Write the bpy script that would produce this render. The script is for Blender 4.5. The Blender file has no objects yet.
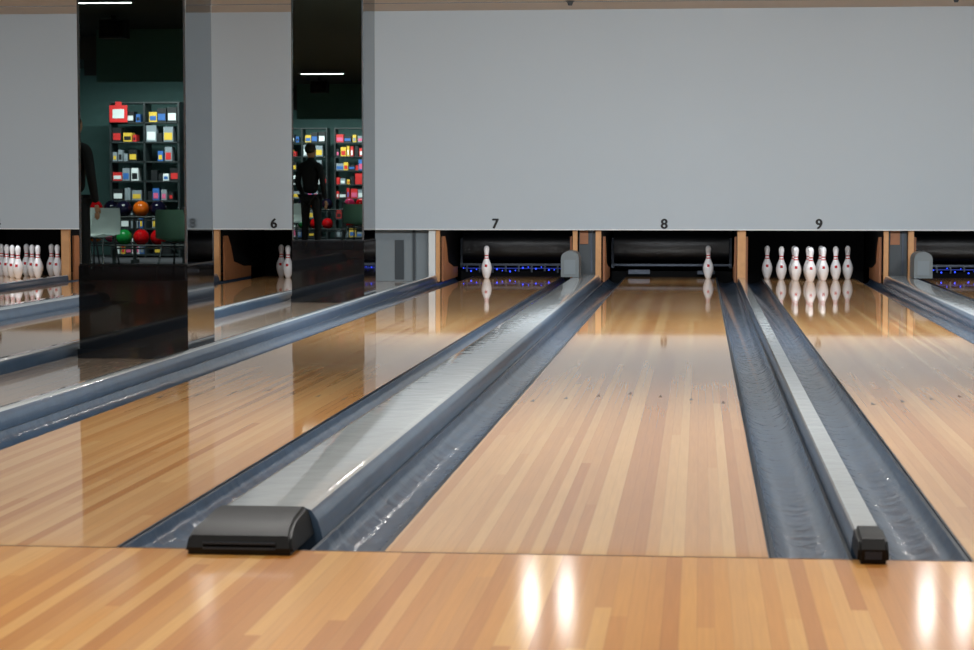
import bpy, bmesh, math, random
from mathutils import Vector, Matrix
random.seed(7)
scene = bpy.context.scene
scene.view_settings.view_transform = 'Standard'
scene.view_settings.look = 'None'

def lin(c):
    return tuple(((v/255)/12.92 if v/255 <= 0.04045 else (((v/255)+0.055)/1.055)**2.4) for v in c) + (1.0,)

# ---------------------------------------------------------------- materials
def mat(name, rgb, rough=0.5, metal=0.0, coat=0.0, coat_r=0.03, emit=0.0, spec=0.5, var=0.0, vscale=8.0, bump=0.0, bscale=30.0):
    m = bpy.data.materials.new(name); m.use_nodes = True
    nt = m.node_tree; b = nt.nodes['Principled BSDF']
    c = lin(rgb)
    b.inputs['Base Color'].default_value = c
    b.inputs['Roughness'].default_value = rough
    b.inputs['Metallic'].default_value = metal
    b.inputs['Coat Weight'].default_value = coat
    b.inputs['Coat Roughness'].default_value = coat_r
    b.inputs['Specular IOR Level'].default_value = spec
    if emit > 0:
        b.inputs['Emission Color'].default_value = c
        b.inputs['Emission Strength'].default_value = emit
    geo = nt.nodes.new('ShaderNodeNewGeometry')
    n = nt.nodes.new('ShaderNodeTexNoise'); n.inputs['Scale'].default_value = vscale; n.inputs['Detail'].default_value = 4
    nt.links.new(geo.outputs['Position'], n.inputs['Vector'])
    r = nt.nodes.new('ShaderNodeMapRange')
    r.inputs['To Min'].default_value = 1-var; r.inputs['To Max'].default_value = 1+var
    nt.links.new(n.outputs['Fac'], r.inputs['Value'])
    v = nt.nodes.new('ShaderNodeVectorMath'); v.operation = 'SCALE'; v.inputs[0].default_value = c[:3]
    nt.links.new(r.outputs['Result'], v.inputs['Scale'])
    nt.links.new(v.outputs['Vector'], b.inputs['Base Color'])
    if bump > 0:
        n2 = nt.nodes.new('ShaderNodeTexNoise'); n2.inputs['Scale'].default_value = bscale; n2.inputs['Detail'].default_value = 2
        nt.links.new(geo.outputs['Position'], n2.inputs['Vector'])
        bp = nt.nodes.new('ShaderNodeBump'); bp.inputs['Strength'].default_value = bump; bp.inputs['Distance'].default_value = 0.01
        nt.links.new(n2.outputs['Fac'], bp.inputs['Height'])
        nt.links.new(bp.outputs['Normal'], b.inputs['Normal'])
        nt.links.new(bp.outputs['Normal'], b.inputs['Coat Normal'])
    return m

def wood(name, tones, w=0.045, length=1.6, rough=0.35, coat=1.0, coat_r=0.04, seam=0.8, mixp=0.4):
    m = bpy.data.materials.new(name); m.use_nodes = True
    nt = m.node_tree; N = nt.nodes; L = nt.links
    b = N['Principled BSDF']
    geo = N.new('ShaderNodeNewGeometry')
    sep = N.new('ShaderNodeSeparateXYZ'); L.new(geo.outputs['Position'], sep.inputs[0])
    def M(op, a, bb=None, c=None):
        n = N.new('ShaderNodeMath'); n.operation = op
        for i, v in enumerate((a, bb, c)):
            if v is None: continue
            if isinstance(v, (int, float)): n.inputs[i].default_value = v
            else: L.new(v, n.inputs[i])
        return n.outputs[0]
    xs = M('DIVIDE', sep.outputs['X'], w)
    idx = M('FLOOR', xs)
    fr = M('FRACT', xs)
    wn = N.new('ShaderNodeTexWhiteNoise'); wn.noise_dimensions = '1D'; L.new(idx, wn.inputs['W'])
    yy = M('ADD', M('DIVIDE', sep.outputs['Y'], length), wn.outputs['Value'])
    pc = M('FLOOR', yy)
    cb = N.new('ShaderNodeCombineXYZ'); L.new(idx, cb.inputs[0]); L.new(pc, cb.inputs[1])
    wn2 = N.new('ShaderNodeTexWhiteNoise'); wn2.noise_dimensions = '2D'; L.new(cb.outputs[0], wn2.inputs['Vector'])
    cr = N.new('ShaderNodeValToRGB'); cr.color_ramp.interpolation = 'LINEAR'
    els = cr.color_ramp.elements
    while len(els) < len(tones): els.new(0.5)
    for i, t in enumerate(tones):
        els[i].position = i/(len(tones)-1); els[i].color = lin(t)
    L.new(M('ADD', M('MULTIPLY', wn2.outputs['Value'], mixp), M('MULTIPLY', M('FRACT', M('MULTIPLY', wn.outputs['Value'], 7.31)), 1-mixp)), cr.inputs[0])
    mp = N.new('ShaderNodeMapping'); mp.inputs['Scale'].default_value = (110, 3.0, 1)
    L.new(geo.outputs['Position'], mp.inputs['Vector'])
    ns = N.new('ShaderNodeTexNoise'); ns.inputs['Scale'].default_value = 1.0; ns.inputs['Detail'].default_value = 5
    L.new(mp.outputs[0], ns.inputs['Vector'])
    mr = N.new('ShaderNodeMapRange'); mr.inputs['From Min'].default_value = 0.3; mr.inputs['From Max'].default_value = 0.7
    mr.inputs['To Min'].default_value = 0.93; mr.inputs['To Max'].default_value = 1.05
    L.new(ns.outputs['Fac'], mr.inputs['Value'])
    sm = M('LESS_THAN', fr, 0.05)
    sf = M('SUBTRACT', 1.0, M('MULTIPLY', sm, 1-seam))
    tot = M('MULTIPLY', mr.outputs[0], sf)
    v = N.new('ShaderNodeVectorMath'); v.operation = 'SCALE'
    L.new(cr.outputs[0], v.inputs[0]); L.new(tot, v.inputs['Scale'])
    L.new(v.outputs[0], b.inputs['Base Color'])
    b.inputs['Roughness'].default_value = rough
    b.inputs['Coat Weight'].default_value = coat
    b.inputs['Coat Roughness'].default_value = coat_r
    return m

M_LANE = wood('lane_wood', [(196,132,72),(220,164,102),(232,184,122),(204,142,80),(236,190,130)], w=0.035, length=9.0, rough=0.45, coat_r=0.04, seam=0.84, mixp=0.3)
M_APP = wood('approach_wood', [(206,136,60),(230,166,84),(196,124,52),(236,180,104),(220,152,70)], w=0.040, length=3.4, rough=0.45, coat_r=0.11, seam=0.86, mixp=0.4)
M_PLAT = wood('platform_wood', [(196,170,146),(206,182,158),(190,164,140)], w=0.09, length=2.0, rough=0.4, coat_r=0.06)
M_GUT = mat('gutter_plastic', (50,70,92), rough=0.4, coat=0.75, coat_r=0.1, var=0.5, vscale=7, bump=0.5, bscale=13)
M_GUTD = mat('gutter_rim', (32,42,54), rough=0.4)
M_CAP = mat('capping_plastic', (200,206,208), rough=0.3, coat=1.0, coat_r=0.04, var=0.12, vscale=3, bump=0.18, bscale=9)
M_CAPS = mat('capping_side', (66,86,108), rough=0.35, coat=0.6, coat_r=0.1, var=0.3, vscale=6, bump=0.2, bscale=9)
M_BLK = mat('black_plastic', (10,11,13), rough=0.5, spec=0.25)
M_BLKM = mat('black_matte', (6,7,9), rough=0.8, spec=0.2)
M_WALL = mat('masking_paint', (182,194,203), rough=0.6, var=0.02, vscale=0.7)
M_WHITE = mat('white_trim', (222,226,226), rough=0.4)
M_GREYP = mat('grey_panel', (120,130,136), rough=0.5, var=0.05)
M_DOOR = mat('dark_grey_panel', (56,64,70), rough=0.4)
M_CEIL = mat('ceiling_beige', (204,192,178), rough=0.8, var=0.03)
M_CEILD = mat('ceiling_dark', (34,46,48), rough=0.8, var=0.1)
M_BACK = mat('back_wall_green', (84,118,116), rough=0.7, var=0.1)
M_BULK = mat('bulkhead_green', (58,100,94), rough=0.6, var=0.1)
M_SIDE = mat('side_wall_paint', (100,110,114), rough=0.7, var=0.03)
M_CARPET = mat('carpet', (48,46,52), rough=0.95, var=0.4, vscale=40)
M_SUB = mat('subfloor', (60,60,62), rough=0.8, var=0.1)
M_MIRR = mat('tinted_mirror', (166,184,182), rough=0.004, metal=1.0)
M_MSIDE = mat('side_mirror', (88,97,102), rough=0.03, metal=1.0)
M_GLOSS = mat('black_gloss_panel', (10,11,13), rough=0.08, coat=1.0, coat_r=0.01)
M_TRIM = mat('metal_trim', (150,155,158), rough=0.25, metal=1.0)
M_PIN = mat('pin_white', (238,238,240), rough=0.22, coat=0.6)
M_RED = mat('pin_red', (196,30,40), rough=0.3)
M_KWOOD = mat('kickback_wood', (208,154,102), rough=0.5, var=0.2, vscale=12)
M_KBRN = mat('kickback_brown', (160,104,66), rough=0.5, var=0.2, vscale=10)
M_ROLL = mat('pit_cushion_vinyl', (12,14,20), rough=0.45, coat=0.3, coat_r=0.25, bump=0.6, bscale=10)
M_STEEL = mat('machine_steel', (70,76,86), rough=0.4, metal=0.9)
M_LED = mat('blue_led', (40,70,255), emit=3.0)
M_LEDS = mat('led_strip', (24, 50, 150), emit=0.3)
M_HOOD = mat('hood_grey', (110,118,122), rough=0.4, var=0.08)
M_NUM = mat('number_black', (14,14,18), rough=0.6)
M_ARROW = mat('arrow_inlay', (70,54,42), rough=0.5, coat=0.5)
M_FOUL = mat('foul_line_dark', (96,70,46), rough=0.4, coat=0.5)
M_HOUS = mat('lamp_housing', (60,62,64), rough=0.5)

def obj_from_bm(bm, name, mats, smooth=None, parent=None):
    me = bpy.data.meshes.new(name); bm.normal_update(); bm.to_mesh(me); bm.free()
    for m in mats: me.materials.append(m)
    o = bpy.data.objects.new(name, me); bpy.context.collection.objects.link(o)
    if parent: o.parent = parent
    if smooth is not None:
        for p in me.polygons: p.use_smooth = True
        md = o.modifiers.new('split', 'EDGE_SPLIT'); md.split_angle = math.radians(smooth)
    return o

class MB:
    def __init__(s): s.bm = bmesh.new()
    def box(s, x0, x1, y0, y1, z0, z1, mi=0, rot=None):
        r = bmesh.ops.create_cube(s.bm, size=1)
        vs = r['verts']
        c = Vector(((x0+x1)/2, (y0+y1)/2, (z0+z1)/2))
        for v in vs: v.co = Vector((v.co.x*(x1-x0), v.co.y*(y1-y0), v.co.z*(z1-z0)))
        fs = set(f for v in vs for f in v.link_faces)
        for f in fs: f.material_index = mi
        for v in vs:
            if rot: v.co = rot @ v.co
            v.co += c
        return s
    def prism(s, pts, a0, a1, axis='Y', mi=0, fmi=None):
        def P(p, a):
            return {'Y': (p[0], a, p[1]), 'X': (a, p[0], p[1]), 'Z': (p[0], p[1], a)}[axis]
        A = [s.bm.verts.new(P(p, a0)) for p in pts]; B = [s.bm.verts.new(P(p, a1)) for p in pts]
        n = len(pts); fs = []
        for i in range(n):
            f = s.bm.faces.new((A[i], A[(i+1) % n], B[(i+1) % n], B[i])); f.material_index = fmi[i] if fmi else mi; fs.append(f)
        for ring in (A, B):
            f = s.bm.faces.new(ring); f.material_index = mi; fs.append(f)
        bmesh.ops.recalc_face_normals(s.bm, faces=fs)
        return s
    def lathe(s, prof, cx=0, cy=0, cz=0, seg=24, mis=None):
        rings = []
        for (z, r) in prof:
            if r < 1e-6: rings.append([s.bm.verts.new((cx, cy, cz+z))])
            else: rings.append([s.bm.verts.new((cx+r*math.cos(2*math.pi*k/seg), cy+r*math.sin(2*math.pi*k/seg), cz+z)) for k in range(seg)])
        for i in range(len(rings)-1):
            a, b = rings[i], rings[i+1]
            for k in range(seg):
                k2 = (k+1) % seg
                if len(a) == 1 and len(b) == 1: continue
                if len(a) == 1: f = s.bm.faces.new((a[0], b[k2], b[k]))
                elif len(b) == 1: f = s.bm.faces.new((a[k], a[k2], b[0]))
                else: f = s.bm.faces.new((a[k], a[k2], b[k2], b[k]))
                f.material_index = mis[i] if mis else 0
        return s
    def sphere(s, c, r, mi=0, seg=16, sc=(1,1,1)):
        g = bmesh.ops.create_uvsphere(s.bm, u_segments=seg, v_segments=seg//2+2, radius=r)
        for v in g['verts']:
            v.co = Vector((v.co.x*sc[0], v.co.y*sc[1], v.co.z*sc[2])) + Vector(c)
            for f in v.link_faces: f.material_index = mi
        return s
    def tube(s, p0, p1, r, mi=0, seg=10):
        p0 = Vector(p0); p1 = Vector(p1); d = p1-p0
        g = bmesh.ops.create_cone(s.bm, cap_ends=True, segments=seg, radius1=r, radius2=r, depth=d.length)
        q = Vector((0,0,1)).rotation_difference(d).to_matrix()
        for v in g['verts']:
            v.co = q @ v.co + (p0+p1)/2
            for f in v.link_faces: f.material_index = mi
        return s
    def done(s, name, mats, smooth=None, parent=None): return obj_from_bm(s.bm, name, mats, smooth, parent)

def empty(name, loc):
    e = bpy.data.objects.new(name, None); bpy.context.collection.objects.link(e); e.location = loc
    return e
def adopt(e, o, nm=None):
    o.parent = e; o.matrix_parent_inverse = Matrix.Translation(-Vector(e.location))
    return o

# ---------------------------------------------------------------- layout
FOUL = 5.775
YEND = 25.25
YM = 23.6           # masking wall front
YC = 23.63          # end of cappings
LW = 1.054
lanes = {3: -9.64, 4: -7.87, 5: -6.35, 6: -4.60, 7: -2.125, 8: -0.33, 9: 1.255, 10: 3.06, 11: 4.64}
ZC = 2.98
XL, XR = -11.2, 6.0

def edges(n): return lanes[n]-LW/2, lanes[n]+LW/2

MB().box(XL, XR, -9.0, 27.0, -0.30, -0.20).done('floor', [M_SUB])
MB().box(XL+0.002, XR-0.002, 1.2, FOUL-0.012, -0.198, 0.0).done('floor_approach', [M_APP])
MB().box(XL+0.002, XR-0.002, -8.998, 1.198, -0.198, -0.01).done('floor_concourse', [M_CARPET])
MB().box(XL+0.002, XR-0.002, FOUL-0.011, FOUL-0.001, -0.198, 0.0005).done('foul_line', [M_FOUL])

for n in lanes:
    x0, x1 = edges(n)
    b = MB()
    b.box(x0+0.006, x1-0.006, FOUL, YEND, -0.198, 0.0, 0)
    b.box(x0, x0+0.006, FOUL, YEND, -0.198, -0.001, 1)
    b.box(x1-0.006, x1, FOUL, YEND, -0.198, -0.001, 1)
    for k in range(-3, 4):
        cx = lanes[n] + k*0.149
        cy = FOUL + 4.75 - abs(k)*0.14
        b.prism([(cx-0.010, cy-0.06), (cx+0.010, cy-0.06), (cx, cy+0.06)], 0.0002, 0.0006, 'Z', 2)
    b.done('bowling_lane', [M_LANE, M_GUTD, M_ARROW])

def gutter(x0, x1, y0=FOUL, y1=YEND):
    pts = [(x0+0.001, -0.198), (x0+0.001, -0.004), (x0+0.012, -0.004)]
    c = (x0+x1)/2; r = (x1-x0)/2-0.014; nseg = 12
    for i in range(nseg+1):
        a = math.pi - math.pi*i/nseg
        pts.append((c+r*math.cos(a), -0.008-0.062*math.sin(a)))
    pts += [(x1-0.012, -0.004), (x1-0.001, -0.004), (x1-0.001, -0.198)]
    n = len(pts)
    fmi = [0]*n
    fmi[0] = 1; fmi[1] = 1; fmi[n-3] = 1; fmi[n-2] = 1
    MB().prism(pts, y0, y1, 'Y', 0, fmi).done('gutter', [M_GUT, M_GUTD], smooth=35)

def cap_profile(x0, x1, h, slope):
    return [(x0, -0.198), (x0, 0.0), (x0+slope*0.25, h*0.55), (x0+slope*0.6, h*0.9), (x0+slope, h),
            (x1-slope, h), (x1-slope*0.6, h*0.9), (x1-slope*0.25, h*0.55), (x1, 0.0), (x1, -0.198)]

def hood(cx, y=22.9):
    b = MB()
    w = 0.095
    pts = [(cx-w, 0.087), (cx-w, 0.29)]
    for i in range(1, 8):
        a = math.pi*(1-i/8)
        pts.append((cx+w*math.cos(a), 0.29+0.075*math.sin(a)))
    pts += [(cx+w, 0.29), (cx+w, 0.087)]
    b.prism(pts, y, y+0.45, 'Y', 0)
    b.box(cx-0.06, cx+0.06, y-0.006, y, 0.12, 0.27, 1)
    b.done('ball_return_hood', [M_HOOD, M_GREYP], smooth=40)

def tapered_cover(name, w0, w1, prof, inset, vents):
    zt = max(p[1] for p in prof)
    b = MB(); b.prism(prof, w0, w1, 'X', 0)
    c = (w0+w1)/2
    for v in b.bm.verts:
        t = v.co.z/zt
        v.co.x = c+(v.co.x-c)*(1-inset*t*t)
    bmesh.ops.bevel(b.bm, geom=[e for e in b.bm.edges if abs(abs((e.verts[0].co-e.verts[1].co).x)) < 0.012 and e.is_manifold], offset=0.009, segments=3, affect='EDGES')
    ya = min(p[0] for p in prof)
    if vents:
        for k in range(2):
            b.box(w0+0.05, w1-0.05, ya-0.002, ya+0.01, 0.016+k*0.014, 0.021+k*0.014, 1)
    else:
        b.box(c-0.022, c+0.022, ya-0.002, ya+0.01, 0.014, 0.034, 1)
    b.done(name, [M_BLK, M_GUTD], smooth=35)

def gap_wide(l, r, hoodx=None):
    g = 0.205
    gutter(l+0.001, l+g); gutter(r-g, r-0.001)
    x0, x1 = l+g, r-g
    h = 0.085
    pts = cap_profile(x0+0.001, x1-0.001, h, 0.055)
    fmi = [1, 1, 1, 0, 0, 0, 1, 1, 1, 1]
    b = MB().prism(pts, FOUL+0.23, YC, 'Y', 1, fmi)
    b.done('ball_return_capping', [M_CAP, M_CAPS], smooth=40)
    ya, yb = FOUL-0.10, FOUL+0.228
    prof = [(ya, 0.002), (ya-0.004, 0.02), (ya+0.01, 0.052), (ya+0.05, 0.068), (ya+0.14, 0.080), (yb-0.02, 0.090), (yb, 0.086), (yb, 0.002)]
    tapered_cover('capping_end_cover', x0+0.010, x1-0.022, prof, 0.16, True)
    if hoodx is not None: hood(hoodx)

def gap_narrow(l, r):
    c = (l+r)/2; w = 0.045
    gutter(l+0.001, c-w); gutter(c+w, r-0.001)
    pts = cap_profile(c-w+0.001, c+w-0.001, 0.06, 0.012)
    MB().prism(pts, FOUL+0.13, YC, 'Y', 1, [1, 1, 1, 0, 0, 0, 1, 1, 1, 1]).done('lane_divider_capping', [M_CAP, M_CAPS], smooth=40)
    ya, yb = FOUL-0.08, FOUL+0.128
    tapered_cover('divider_end_cover', c-w+0.003, c+w-0.003, [(ya, 0.002), (ya-0.004, 0.04), (ya+0.015, 0.066), (yb-0.02, 0.074), (yb, 0.068), (yb, 0.002)], 0.12, False)

gap_wide(edges(3)[1], edges(4)[0], -8.7)
gap_narrow(edges(4)[1], edges(5)[0])
gap_wide(edges(5)[1], edges(6)[0], -5.45)
gap_wide(edges(7)[1], edges(8)[0], -1.37)
gap_narrow(edges(8)[1], edges(9)[0])
gap_wide(edges(9)[1], edges(10)[0], 2.345)
gap_narrow(edges(10)[1], edges(11)[0])
l, r = edges(6)[1], edges(7)[0]
gutter(l+0.001, l+0.215); gutter(r-0.225, r-0.001)
def rail(x0, x1, h=0.075):
    pts = cap_profile(x0, x1, h, 0.03)
    MB().prism(pts, FOUL+0.01, YC, 'Y', 1, [1, 1, 1, 0, 0, 0, 1, 1, 1, 1]).done('gutter_side_rail', [M_CAP, M_CAPS], smooth=40)
rail(l+0.216, l+0.32); rail(r-0.325, r-0.226)
MB().box(l+0.331, r-0.329, FOUL, 24.3, -0.198, 0.0).done('column_platform', [M_PLAT])
bb = edges(3)[0]
gutter(bb-0.22, bb-0.001); MB().box(XL+0.01, bb-0.222, FOUL, 24.3, -0.198, 0.05).done('side_platform', [M_CAPS])
a = edges(11)[1]
gutter(a+0.001, a+0.22); MB().box(a+0.222, XR-0.01, FOUL, 24.3, -0.198, 0.05).done('side_platform', [M_CAPS])

# ---------------------------------------------------------------- room shell
wb = 0.575
MB().box(XL, XR, YM, YM+0.05, wb, ZC).box(XL, XR, YM-0.006, YM, wb, wb+0.012, 1).done('wall_masking', [M_WALL, M_WHITE])
MB().box(XL, XR, 27.0, 27.2, -0.2, ZC).done('wall_rear', [M_BLKM])
MB().box(XL-0.15, XL, -9.0, 27.2, -0.3, ZC).done('wall_left', [M_SIDE])
MB().box(XR, XR+0.15, -9.0, 27.2, -0.3, ZC).done('wall_right', [M_SIDE])
MB().box(XL-0.15, XR+0.15, -9.15, -9.0, -0.3, ZC).done('wall_back', [M_BACK])
b = MB().box(XL-0.15, XR+0.15, 19.0, 27.2, ZC, ZC+0.15, 0).box(XL-0.15, XR+0.15, -9.15, 19.0, ZC, ZC+0.15, 1)
b.box(XL, XR, 22.6, 22.62, ZC-0.006, ZC, 2)
b.done('ceiling', [M_CEIL, M_CEILD, M_GREYP])
for sx in (-1.35, 2.6):
    MB().lathe([(0, 0.0), (0, 0.02), (0.03, 0.03), (0.045, 0.05)], sx, 22.5, ZC-0.052, 12).done('sprinkler_head', [M_DOOR])

for n, lx in ((4, -7.87), (6, -4.71), (7, -2.235), (8, -0.38), (9, 1.295), (10, 3.2)):
    cu = bpy.data.curves.new('lane_number', 'FONT'); cu.body = str(n); cu.size = 0.15; cu.extrude = 0.002; cu.offset = 0.0
    cu.align_x = 'CENTER'; cu.align_y = 'CENTER'
    o = bpy.data.objects.new('tmp', cu); bpy.context.collection.objects.link(o)
    o.rotation_euler = (math.radians(90), 0, 0); o.location = (lx, YM-0.003, 0.64)
    bpy.context.view_layer.update()
    me = bpy.data.meshes.new_from_object(o.evaluated_get(bpy.context.evaluated_depsgraph_get()))
    me.transform(o.matrix_world)
    bm = bmesh.new()
    for dx, dz, dy in ((0, 0, 0), (0.006, 0, 0.0002), (-0.006, 0, 0.0004), (0, 0.004, 0.0006), (0, -0.004, 0.0008)):
        m2 = me.copy(); m2.transform(Matrix.Translation((dx, -dy, dz))); bm.from_mesh(m2)
    me.materials.clear()
    for f in bm.faces: f.material_index = 0
    bm.to_mesh(me); bm.free(); me.materials.append(M_NUM)
    bpy.data.objects.remove(o)
    o2 = bpy.data.objects.new('lane_number_sign', me); bpy.context.collection.objects.link(o2)

# ---------------------------------------------------------------- pins
PIN = [(0,0),(0,1.015),(0.12,1.12),(0.75,1.414),(2.25,1.953),(3.375,2.25),(4.5,2.383),(5.2,2.37),(5.875,2.25),(6.6,2.08),(7.25,1.82),(8.0,1.5),(8.6,1.245),(9.05,1.09),(9.5,0.97),(9.95,0.9),(10.2,0.9),(10.7,0.93),(11.3,0.99),(11.75,1.06),(12.6,1.2),(13.4,1.273),(14.0,1.17),(14.4,0.98),(14.75,0.68),(14.95,0.33),(15,0)]
IN = 0.0254
pm = []
for i in range(len(PIN)-1):
    z = (PIN[i][0]+PIN[i+1][0])/2
    pm.append(1 if (9.05 < z < 9.5 or 10.2 < z < 10.7) else 0)
pin_me = None
def pin(x, y):
    global pin_me
    if pin_me is None:
        b = MB(); b.lathe([(z*IN, r*IN) for z, r in PIN], 0, 0, 0, 24, pm)
        b.box(-0.014, 0.014, -0.061, -0.055, 0.135, 0.165, 1)
        bmesh.ops.recalc_face_normals(b.bm, faces=b.bm.faces[:])
        o = b.done('bowling_pin', [M_PIN, M_RED], smooth=60); pin_me = o.data
        o.location = (x, y, 0.0005)
    else:
        o = bpy.data.objects.new('bowling_pin', pin_me); bpy.context.collection.objects.link(o); o.location = (x, y, 0.0005)
HEAD = FOUL+18.29
S = 0.3048
def rack(cx, which):
    k = 1
    for row in range(4):
        for j in range(row+1):
            if k in which: pin(cx+(j-row/2)*S, HEAD+row*S*0.866)
            k += 1
ALL = set(range(1, 11))
rack(lanes[4]+0.08, ALL); rack(lanes[5], ALL); rack(lanes[7], {4}); rack(lanes[8]-0.02, {10}); rack(lanes[9]-0.02, ALL)
rack(lanes[11], ALL); rack(lanes[3], ALL)
pin(-4.875, 24.86); pin(-4.745, 24.60)

def kick(x0, x1, y0=23.76):
    MB().box(x0, x1, y0, 26.3, 0.09, 1.2, 0).done('kickback_partition', [M_BLKM])
def post(x0, x1, m=M_KWOOD, z0=0.002, y0=23.655, y1=23.72, zz=1.0):
    MB().box(x0, x1, y0, y1, z0, zz, 0).done('masking_support_post', [m])

ns = sorted(lanes)
opening = {}
for a, bb in zip(ns[:-1], ns[1:]):
    l, r = edges(a)[1], edges(bb)[0]
    w = r-l
    if w < 0.6:
        c = (l+r)/2
        kick(c-0.04, c+0.04)
        post(c-0.045, c+0.045, M_KWOOD, z0=0.002)
        opening.setdefault(a, [0, 0])[1] = c-0.045; opening.setdefault(bb, [0, 0])[0] = c+0.045
    else:
        kick(l+0.21, l+0.25); kick(r-0.25, r-0.21)
        if w < 1.0:
            post(l+0.215, l+0.265, M_KWOOD); post(r-0.275, r-0.215, M_KWOOD)
            MB().box(l+0.28, r-0.28, 23.74, 23.76, 0.0, 1.1, 0).box(l+0.29, r-0.36, 23.725, 23.74, 0.42, 0.57, 1).box(r-0.335, r-0.315, 23.725, 23.74, 0.1, 0.57, 2).done('ball_door_panel', [M_DOOR, M_KBRN, M_STEEL])
        opening.setdefault(a, [0, 0])[1] = l+0.205; opening.setdefault(bb, [0, 0])[0] = r-0.205
opening[3][0] = edges(3)[0]-0.22; opening[11][1] = edges(11)[1]+0.22
l, r = edges(6)[1], edges(7)[0]
b = MB().box(l+0.26, r-0.345, 23.76, 23.80, 0.002, 1.1, 0)
b.box(l+0.70, r-0.62, 23.75, 23.76, 0.02, 0.46, 1)
b.box(r-0.52, r-0.49, 23.74, 23.76, 0.002, 1.1, 1)
b.done('service_panel', [M_GREYP, M_DOOR])
post(r-0.33, r-0.255, M_WHITE); post(r-0.25, r-0.208, M_KWOOD)
post(l+0.216, l+0.255, M_KWOOD)

for n in ns:
    x0, x1 = opening[n]
    e = empty('pinsetter_machine', ((x0+x1)/2, 25.0, 0))
    for s, xx in ((1, x0+0.004), (-1, x1-0.004)):
        a0, a1 = (xx, xx+0.022) if s == 1 else (xx-0.022, xx)
        adopt(e, MB().prism([(23.78, 0.0), (23.78, 0.5), (23.95, 0.5), (24.1, 0.38), (24.25, 0.2), (24.8, 0.13), (25.2, 0.12), (25.2, 0.0)], a0, a1, 'X', 0).done('side_board', [M_KBRN]))
    adopt(e, MB().box(x0+0.03, x1-0.03, 26.0, 26.06, -0.1, 1.3, 0).box(x0+0.03, x1-0.03, 24.6, 26.0, 0.75, 1.3, 0).box(x0+0.03, x1-0.03, 25.26, 26.0, -0.16, -0.1, 0).done('housing', [M_BLKM]))
    if n in (7, 8, 10):
        xa, xb = x0+0.035, x1-0.035
        pts = []
        for i in range(24):
            a = 2*math.pi*i/24
            ca, sa = math.cos(a), math.sin(a)
            pts.append((25.5+0.14*math.copysign(abs(ca)**0.8, ca), 0.345+0.165*math.copysign(abs(sa)**0.75, sa)))
        b = MB().prism(pts, xa+0.03, xb-0.03, 'X', 0)
        b.box(xa, xa+0.028, 25.42, 25.58, 0.10, 0.45, 1).box(xb-0.028, xb, 25.42, 25.58, 0.10, 0.45, 1)
        adopt(e, b.done('pit_cushion_roll', [M_ROLL, M_STEEL], smooth=40))
        b = MB().box(xa, xb, 25.36, 25.40, 0.125, 0.15, 0).box(xa, xb, 25.44, 25.5, -0.1, 0.06, 2)
        rr = random.Random(n)
        for k in range(9):
            px = xa+0.08+k*(xb-xa-0.16)/8
            if n != 8: b.box(px-0.008, px+0.008, 25.37, 25.40, 0.04+0.03*rr.random(), 0.125, 0)
            if n != 8:
                b.sphere((px+0.05, 25.385, 0.05+0.06*rr.random()), 0.009, 1, 8)
                b.sphere((px-0.04, 25.385, 0.06+0.05*rr.random()), 0.006, 1, 8)
        if n == 8:
            b.box(xa+0.2, xa+0.45, 25.36, 25.42, 0.03, 0.08, 0); b.box(xb-0.4, xb-0.2, 25.36, 25.42, 0.03, 0.07, 0)
        if n != 8: b.box(xa+0.03, xb-0.03, 25.43, 25.44, 0.085, 0.095, 3)
        adopt(e, b.done('sweep_frame', [M_STEEL, M_LED, M_BLKM, M_LEDS]))
    cx = (x0+x1)/2
    adopt(e, MB().box(cx-0.5, cx+0.5, 23.68, 23.78, 0.76, 0.82, 0).done('deck_lamp', [M_HOUS]))
    ld = bpy.data.lights.new('pin_light', 'AREA'); ld.shape = 'RECTANGLE'; ld.size = 1.0; ld.size_y = 0.06; ld.energy = 0.9 if n == 6 else 4.4; ld.color = (0.93, 0.96, 1)
    lo = bpy.data.objects.new('pin_light', ld); bpy.context.collection.objects.link(lo); lo.location = (cx, 23.80, 0.74); lo.rotation_euler = (math.radians(35), 0, 0)
    adopt(e, lo)

# ---------------------------------------------------------------- mirrored columns
def column(y0, dx=0.0):
    x0, x1 = -3.655+dx, -3.005+dx; y1 = y0+0.68
    e = empty('mirrored_column', ((x0+x1)/2, (y0+y1)/2, 0))
    def fin(b, nm, ms, sm=None): adopt(e, b.done(nm, ms, sm))
    fin(MB().box(x0+0.01, x1-0.01, y0+0.01, y1-0.01, 0.001, ZC-0.001), 'core', [M_BLKM])
    fin(MB().box(x0+0.012, x1-0.012, y0, y0+0.009, 0.56, ZC-0.001, 0), 'front_mirror', [M_MIRR])
    fin(MB().box(x0+0.012, x1-0.012, y1-0.009, y1, 0.56, ZC-0.001, 0), 'rear_mirror', [M_MIRR])
    fin(MB().box(x1-0.009, x1, y0+0.012, y1-0.012, 0.56, ZC-0.001, 0).box(x0, x0+0.009, y0+0.012, y1-0.012, 0.56, ZC-0.001, 0), 'side_mirrors', [M_MSIDE])
    b = MB()
    for xx in (x0, x1-0.014):
        for yy in (y0-0.001, y1-0.013):
            b.box(xx, xx+0.014, yy, yy+0.014, 0.56, ZC-0.001)
    fin(b, 'corner_trims', [M_TRIM])
    b = MB().box(x0-0.004, x1+0.004, y0-0.008, y1+0.008, 0.06, 0.55, 0).box(x0-0.012, x1+0.0, y0-0.02, y1+0.02, 0.001, 0.06, 0).box(x0-0.002, x1+0.002, y0-0.002, y1+0.002, 0.55, 0.56, 1)
    fin(b, 'base_panel', [M_GLOSS, M_BLK])
column(12.45)
column(19.05, 0.02)

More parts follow.
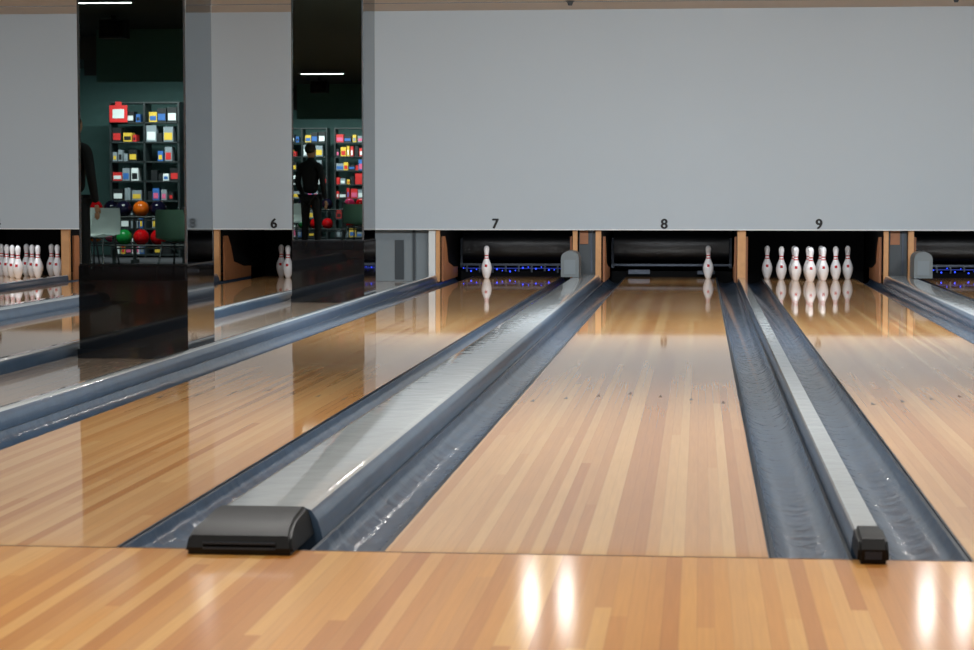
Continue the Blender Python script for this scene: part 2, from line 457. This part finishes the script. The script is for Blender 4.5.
# ---------------------------------------------------------------- pro-shop area (seen in the mirrors); lamps and added fills
MATS_BOX = [mat('box_white', (225, 228, 230)), mat('box_blue', (50, 100, 170)), mat('box_red', (200, 40, 40)), mat('box_black', (20, 22, 26)), mat('box_grey', (130, 138, 146)), mat('box_yellow', (220, 180, 60)), mat('box_pink', (210, 90, 130))]
M_SHELF = mat('shelf_dark', (40, 46, 48), rough=0.4)
MATS_BALL = [mat('ball_red', (225, 20, 28), rough=0.08), mat('ball_orange', (240, 110, 24), rough=0.08), mat('ball_green', (30, 150, 70), rough=0.08), mat('ball_dark', (26, 24, 50), rough=0.08), mat('ball_pink', (225, 60, 110), rough=0.08)]
def shelf(xa, xb, y):
    e = empty('display_shelf', ((xa+xb)/2, y+0.2, 0))
    b = MB()
    zs = [0.02, 0.42, 0.85, 1.15, 1.45, 1.75, 2.05]
    for xx in (xa, (xa+xb)/2-0.015, xb-0.03): b.box(xx, xx+0.03, y, y+0.4, -0.009, 2.36, 0)
    for z in zs+[2.36]: b.box(xa, xb, y+0.01, y+0.4, z, z+0.025, 0)
    adopt(e, b.done('frame', [M_SHELF]))
    b = MB()
    for z in zs:
        x = xa+0.04
        while x < xb-0.14:
            w = random.uniform(0.05, 0.16); h = random.uniform(0.1, 0.25)
            if abs(x+w/2-(xa+xb)/2) > w/2+0.02:
                mi = random.choice([0, 3, 1, 3, 2, 4, 3, 4, 5])
                b.box(x, x+w, y+0.16, y+0.36, z+0.026, z+0.026+h, mi)
                b.box(x+0.012, x+w-0.012, y+0.354, y+0.365, z+0.05, z+0.026+h*0.6, random.choice([0, 0, 1, 2, 4, 5, 6, 3]))
            x += w+random.uniform(0.005, 0.04)
    adopt(e, b.done('boxed_merchandise', MATS_BOX))
YS = -8.0
shelf(-9.05, -7.95, YS)
shelf(-7.8, -6.4, YS)
MB().box(-9.03, -8.75, -7.57, -7.55, 2.07, 2.33, 0).box(-8.98, -8.80, -7.55, -7.545, 2.13, 2.27, 1).box(-8.94, -8.84, -7.57, -7.56, 2.33, 2.385, 0).done('red_sign', [mat('sign_red', (215, 40, 40)), M_WHITE])

def ball_rack(xa, xb, y, cols):
    e = empty('ball_rack', ((xa+xb)/2, y, 0))
    b = MB()
    for xx in (xa, xb-0.04):
        b.box(xx, xx+0.04, y-0.16, y+0.16, -0.009, 0.04, 0); b.box(xx, xx+0.04, y-0.03, y+0.03, 0.04, 0.80, 0)
    for z in (0.28, 0.66):
        for s in (-0.07, 0.07): b.tube((xa, y+s, z), (xb, y+s, z), 0.015, 0)
        b.box(xa, xb, y-0.09, y+0.09, z-0.05, z-0.03, 0)
    adopt(e, b.done('frame', [M_SHELF], smooth=40))
    b = MB(); i = 0
    for z in (0.28, 0.66):
        x = xa+0.16
        while x < xb-0.14:
            b.sphere((x, y, z+0.015+0.096), 0.108, cols[i % len(cols)], 20); i += 1; x += 0.235
    adopt(e, b.done('bowling_balls', MATS_BALL, smooth=80))
ball_rack(-7.85, -6.85, -3.4, [2, 0, 0, 3, 1, 3, 0, 0])
ball_rack(-8.7, -7.95, -5.0, [1, 4, 0, 3, 1, 3])
ball_rack(-7.3, -6.2, -5.6, [0, 3, 0, 3, 4, 0])

def lamp(cx, cy, lx, ly, energy, col=(1, 0.96, 0.9), tilt=0.0, z=ZC-0.05, name='ceiling_lamp_or_fill', shroud=0):  # real fixtures and added fill panels; shroud hides a panel from the mirrors
    e = bpy.data.objects.new(name, None); bpy.context.collection.objects.link(e); e.location = (cx, cy, z)
    b = MB().box(-lx/2-0.03, lx/2+0.03, -ly/2-0.03, ly/2+0.03, 0.0, 0.035, 0)
    if shroud:
        b.box(-lx/2-0.03, lx/2+0.03, ly/2+0.02, ly/2+0.03, -shroud, 0.0, 0)
    o = b.done('housing', [M_HOUS]); o.parent = e
    o.rotation_euler = (tilt, 0, 0)
    ld = bpy.data.lights.new('lamp_light', 'AREA'); ld.shape = 'RECTANGLE'; ld.size = lx; ld.size_y = ly; ld.energy = energy; ld.color = col
    lo = bpy.data.objects.new('lamp_light', ld); bpy.context.collection.objects.link(lo); lo.parent = e
    lo.location = (0, 0, -0.004) ; lo.rotation_euler = (tilt, 0, 0)
    return e

lamp(-6.15, 3.2, 0.7, 0.05, 6)
lamp(-7.7, -6.3, 2.6, 0.12, 260, col=(1.0, 0.98, 0.95), shroud=0.22)  # added strip to brighten the shop, with a lip hiding it from mirrors
lamp(-7.7, -2.0, 1.6, 0.12, 110, shroud=0.25)  # second added shop fill, shrouded the same way
lamp(-8.75, -1.2, 0.1, 0.1, 4, col=(1, 0.75, 0.4))
for cx in (-8.9, -5.15, -1.42, 2.33):
    lamp(cx-0.17, 20.4, 0.13, 0.2, 8, col=(1, 0.97, 0.93)); lamp(cx+0.17, 20.4, 0.13, 0.2, 8, col=(1, 0.97, 0.93))
for cx in (-9.0, -1.6, 1.4, 4.4):
    lamp(cx, 15.0, 1.5, 0.5, 172, col=(0.92, 0.97, 1.0), tilt=math.radians(35), z=ZC-0.35)  # added panel out of view, tilted to wash the masking wall
    if cx > -5: lamp(cx, 9.0, 1.5, 0.5, 105, col=(1.0, 0.97, 0.93))  # added soft panel over the lanes, out of view
lamp(-10.2, 9.0, 1.2, 0.5, 95, col=(1.0, 0.97, 0.93), shroud=0.2)  # added soft panel for the far-left lanes, shrouded
for cx in (-2.0, 2.0):
    lamp(cx, 4.5, 1.5, 0.5, 82, col=(1.0, 0.95, 0.88))  # added fill over the approach, outside the frame
MB().box(-7.35, -5.9, -1.05, -0.95, 2.34, ZC-0.001, 0).done('ceiling_bulkhead', [M_BULK])
MB().box(-6.72, -6.42, 0.95, 1.15, 2.72, 2.93, 0).box(-6.60, -6.54, 1.02, 1.08, 2.93, ZC-0.001, 0).box(-6.70, -6.44, 1.15, 1.155, 2.74, 2.91, 1).done('hanging_speaker', [M_BLK, M_GLOSS])
for cx in (-1.0, 1.5):
    MB().box(cx-0.5, cx+0.5, 1.0, 1.06, 2.42, 2.9, 0).box(cx-0.47, cx+0.47, 0.99, 1.0, 2.45, 2.87, 1).box(cx-0.03, cx+0.03, 1.0, 1.05, 2.9, ZC-0.001, 0).done('overhead_monitor', [M_BLK, M_GLOSS])

def chair(x, y, rz=0, c=(205, 215, 215)):
    b = MB()
    prof = [(-0.22, 0.45), (-0.18, 0.44), (0.0, 0.43), (0.15, 0.44), (0.20, 0.48), (0.235, 0.60), (0.26, 0.72), (0.27, 0.80)]
    nx = 8; grid = []
    for i, (py, pz) in enumerate(prof):
        row = []
        t = i/(len(prof)-1)
        hw = 0.23 - 0.05*max(0, t-0.6)/0.4
        for k in range(nx+1):
            u = -1+2*k/nx
            row.append(b.bm.verts.new((u*hw, py-0.05*u*u*(t > 0.5), pz+0.03*u*u*(t <= 0.5))))
        grid.append(row)
    fs = []
    for i in range(len(grid)-1):
        for k in range(nx): fs.append(b.bm.faces.new((grid[i][k], grid[i][k+1], grid[i+1][k+1], grid[i+1][k])))
    bmesh.ops.solidify(b.bm, geom=fs, thickness=0.012)
    for sx in (-1, 1):
        for sy in (-1, 1):
            b.tube((sx*0.15, sy*0.13, 0.43), (sx*0.20, sy*0.20, 0.0), 0.012, 1)
    b.tube((-0.15, 0.13, 0.42), (0.15, 0.13, 0.42), 0.01, 1); b.tube((-0.15, -0.13, 0.42), (0.15, -0.13, 0.42), 0.01, 1)
    o = b.done('plastic_chair', [mat('chair_shell', c, rough=0.35), M_TRIM], smooth=50)
    o.location = (x, y, -0.009 if y < 1 else 0.001); o.rotation_euler = (0, 0, rz)
chair(-8.05, -2.6, math.pi); chair(-7.62, -1.9, math.pi+0.3)
chair(-8.6, -2.4, math.pi-0.2)
chair(-6.0, 0.4, 0.3, (170, 225, 205))

# ---------------------------------------------------------------- person
def person(px, py, rz):
    e = bpy.data.objects.new('standing_man', None); bpy.context.collection.objects.link(e); e.location = (px, py, 0.001); e.rotation_euler = (0, 0, rz)
    cloth = mat('dark_jacket', (22, 24, 30), rough=0.8); trous = mat('dark_trousers', (18, 20, 28), rough=0.8)
    skin = mat('skin', (196, 150, 122), rough=0.5); hair = mat('hair', (16, 14, 14), rough=0.6); shoe = mat('shoe', (30, 28, 28), rough=0.4)
    def skinned(name, verts, eds, rad, m, lvl=2):
        me = bpy.data.meshes.new(name); me.from_pydata(verts, eds, []); me.materials.append(m)
        o = bpy.data.objects.new(name, me); bpy.context.collection.objects.link(o); o.parent = e
        o.modifiers.new('s', 'SKIN')
        for i, rr in enumerate(rad):
            me.skin_vertices[0].data[i].radius = rr if isinstance(rr, tuple) else (rr, rr)
            me.skin_vertices[0].data[i].use_root = (i == 0)
        sd = o.modifiers.new('d', 'SUBSURF'); sd.levels = lvl; sd.render_levels = lvl
        return o
    V = [(0,0,0.96),(0,0,1.12),(0,0.01,1.30),(0,0.01,1.43),(0,0,1.50),(0,-0.01,1.57),
         (-0.18,0.01,1.42),(-0.24,0.03,1.15),(-0.22,-0.12,0.94),
         (0.18,0.01,1.42),(0.25,0.03,1.14),(0.25,-0.04,0.88)]
    E = [(0,1),(1,2),(2,3),(3,4),(4,5),(3,6),(6,7),(7,8),(3,9),(9,10),(10,11)]
    R = [(0.15,0.11),(0.14,0.1),(0.17,0.115),(0.13,0.09),(0.06,0.06),(0.055,0.055),0.062,0.05,0.036,0.062,0.05,0.036]
    skinned('jacket', V, E, R, cloth)
    V = [(0,0,0.95),(-0.10,0,0.88),(-0.11,-0.01,0.50),(-0.12,0.02,0.09),(0.10,0,0.88),(0.12,-0.02,0.50),(0.13,0.0,0.09)]
    E = [(0,1),(1,2),(2,3),(0,4),(4,5),(5,6)]
    skinned('trousers', V, E, [(0.15,0.11),0.09,0.062,0.048,0.09,0.062,0.048], trous)
    for sx in (-0.12, 0.13):
        skinned('shoe', [(sx, 0.04, 0.045), (sx, -0.06, 0.045), (sx, -0.15, 0.035)], [(0, 1), (1, 2)], [0.042, 0.045, 0.032], shoe)
    b = MB()
    b.sphere((0, -0.015, 1.655), 0.1, 0, 24, (0.78, 0.95, 1.18))
    b.sphere((0, -0.115, 1.645), 0.016, 0, 10, (0.8, 1.0, 1.5))
    for sx in (-1, 1):
        b.sphere((sx*0.031, -0.098, 1.668), 0.009, 2, 10)
        b.sphere((sx*0.078, -0.01, 1.65), 0.02, 0, 10, (0.4, 0.8, 1.4))
    b.sphere((0, -0.098, 1.61), 0.018, 3, 10, (1.3, 0.5, 0.3))
    b.sphere((0, 0.008, 1.69), 0.102, 1, 24, (0.84, 0.96, 0.98))
    o = b.done('head', [skin, hair, M_BLK, M_RED], smooth=80); o.parent = e
    for (hx, hy, hz) in ((-0.22, -0.13, 0.925), (0.25, -0.05, 0.865)):
        skinned('palm', [(hx, hy, hz), (hx, hy-0.01, hz-0.05), (hx, hy-0.015, hz-0.085)], [(0, 1), (1, 2)], [(0.02, 0.026), (0.016, 0.036), (0.013, 0.034)], skin, 1)
        for k, ln in enumerate((0.062, 0.072, 0.068, 0.055)):
            oy = -0.03+k*0.018
            skinned('finger', [(hx, hy+oy, hz-0.08), (hx+0.004, hy+oy-0.004, hz-0.08-ln*0.5), (hx-0.006, hy+oy-0.004, hz-0.08-ln)], [(0, 1), (1, 2)], [0.009, 0.008, 0.007], skin, 1)
        skinned('thumb', [(hx, hy-0.03, hz-0.03), (hx, hy-0.055, hz-0.06), (hx-0.004, hy-0.058, hz-0.09)], [(0, 1), (1, 2)], [0.011, 0.01, 0.008], skin, 1)
person(-6.22, 3.9, 0.4)

# ---------------------------------------------------------------- world + camera
w = bpy.data.worlds.new('World'); scene.world = w; w.use_nodes = True
w.node_tree.nodes['Background'].inputs[0].default_value = (0.5, 0.6, 0.7, 1); w.node_tree.nodes['Background'].inputs[1].default_value = 0.2
cd = bpy.data.cameras.new('camera'); cd.lens = 2150/974*36; cd.sensor_width = 36; cd.clip_end = 200
cd.dof.use_dof = True; cd.dof.focus_distance = 15.0; cd.dof.aperture_fstop = 9.0
co = bpy.data.objects.new('camera', cd); bpy.context.collection.objects.link(co)
co.location = (0, 0, 0.977); co.rotation_euler = (math.radians(90-3.5), 0, math.radians(5.63))
scene.camera = co
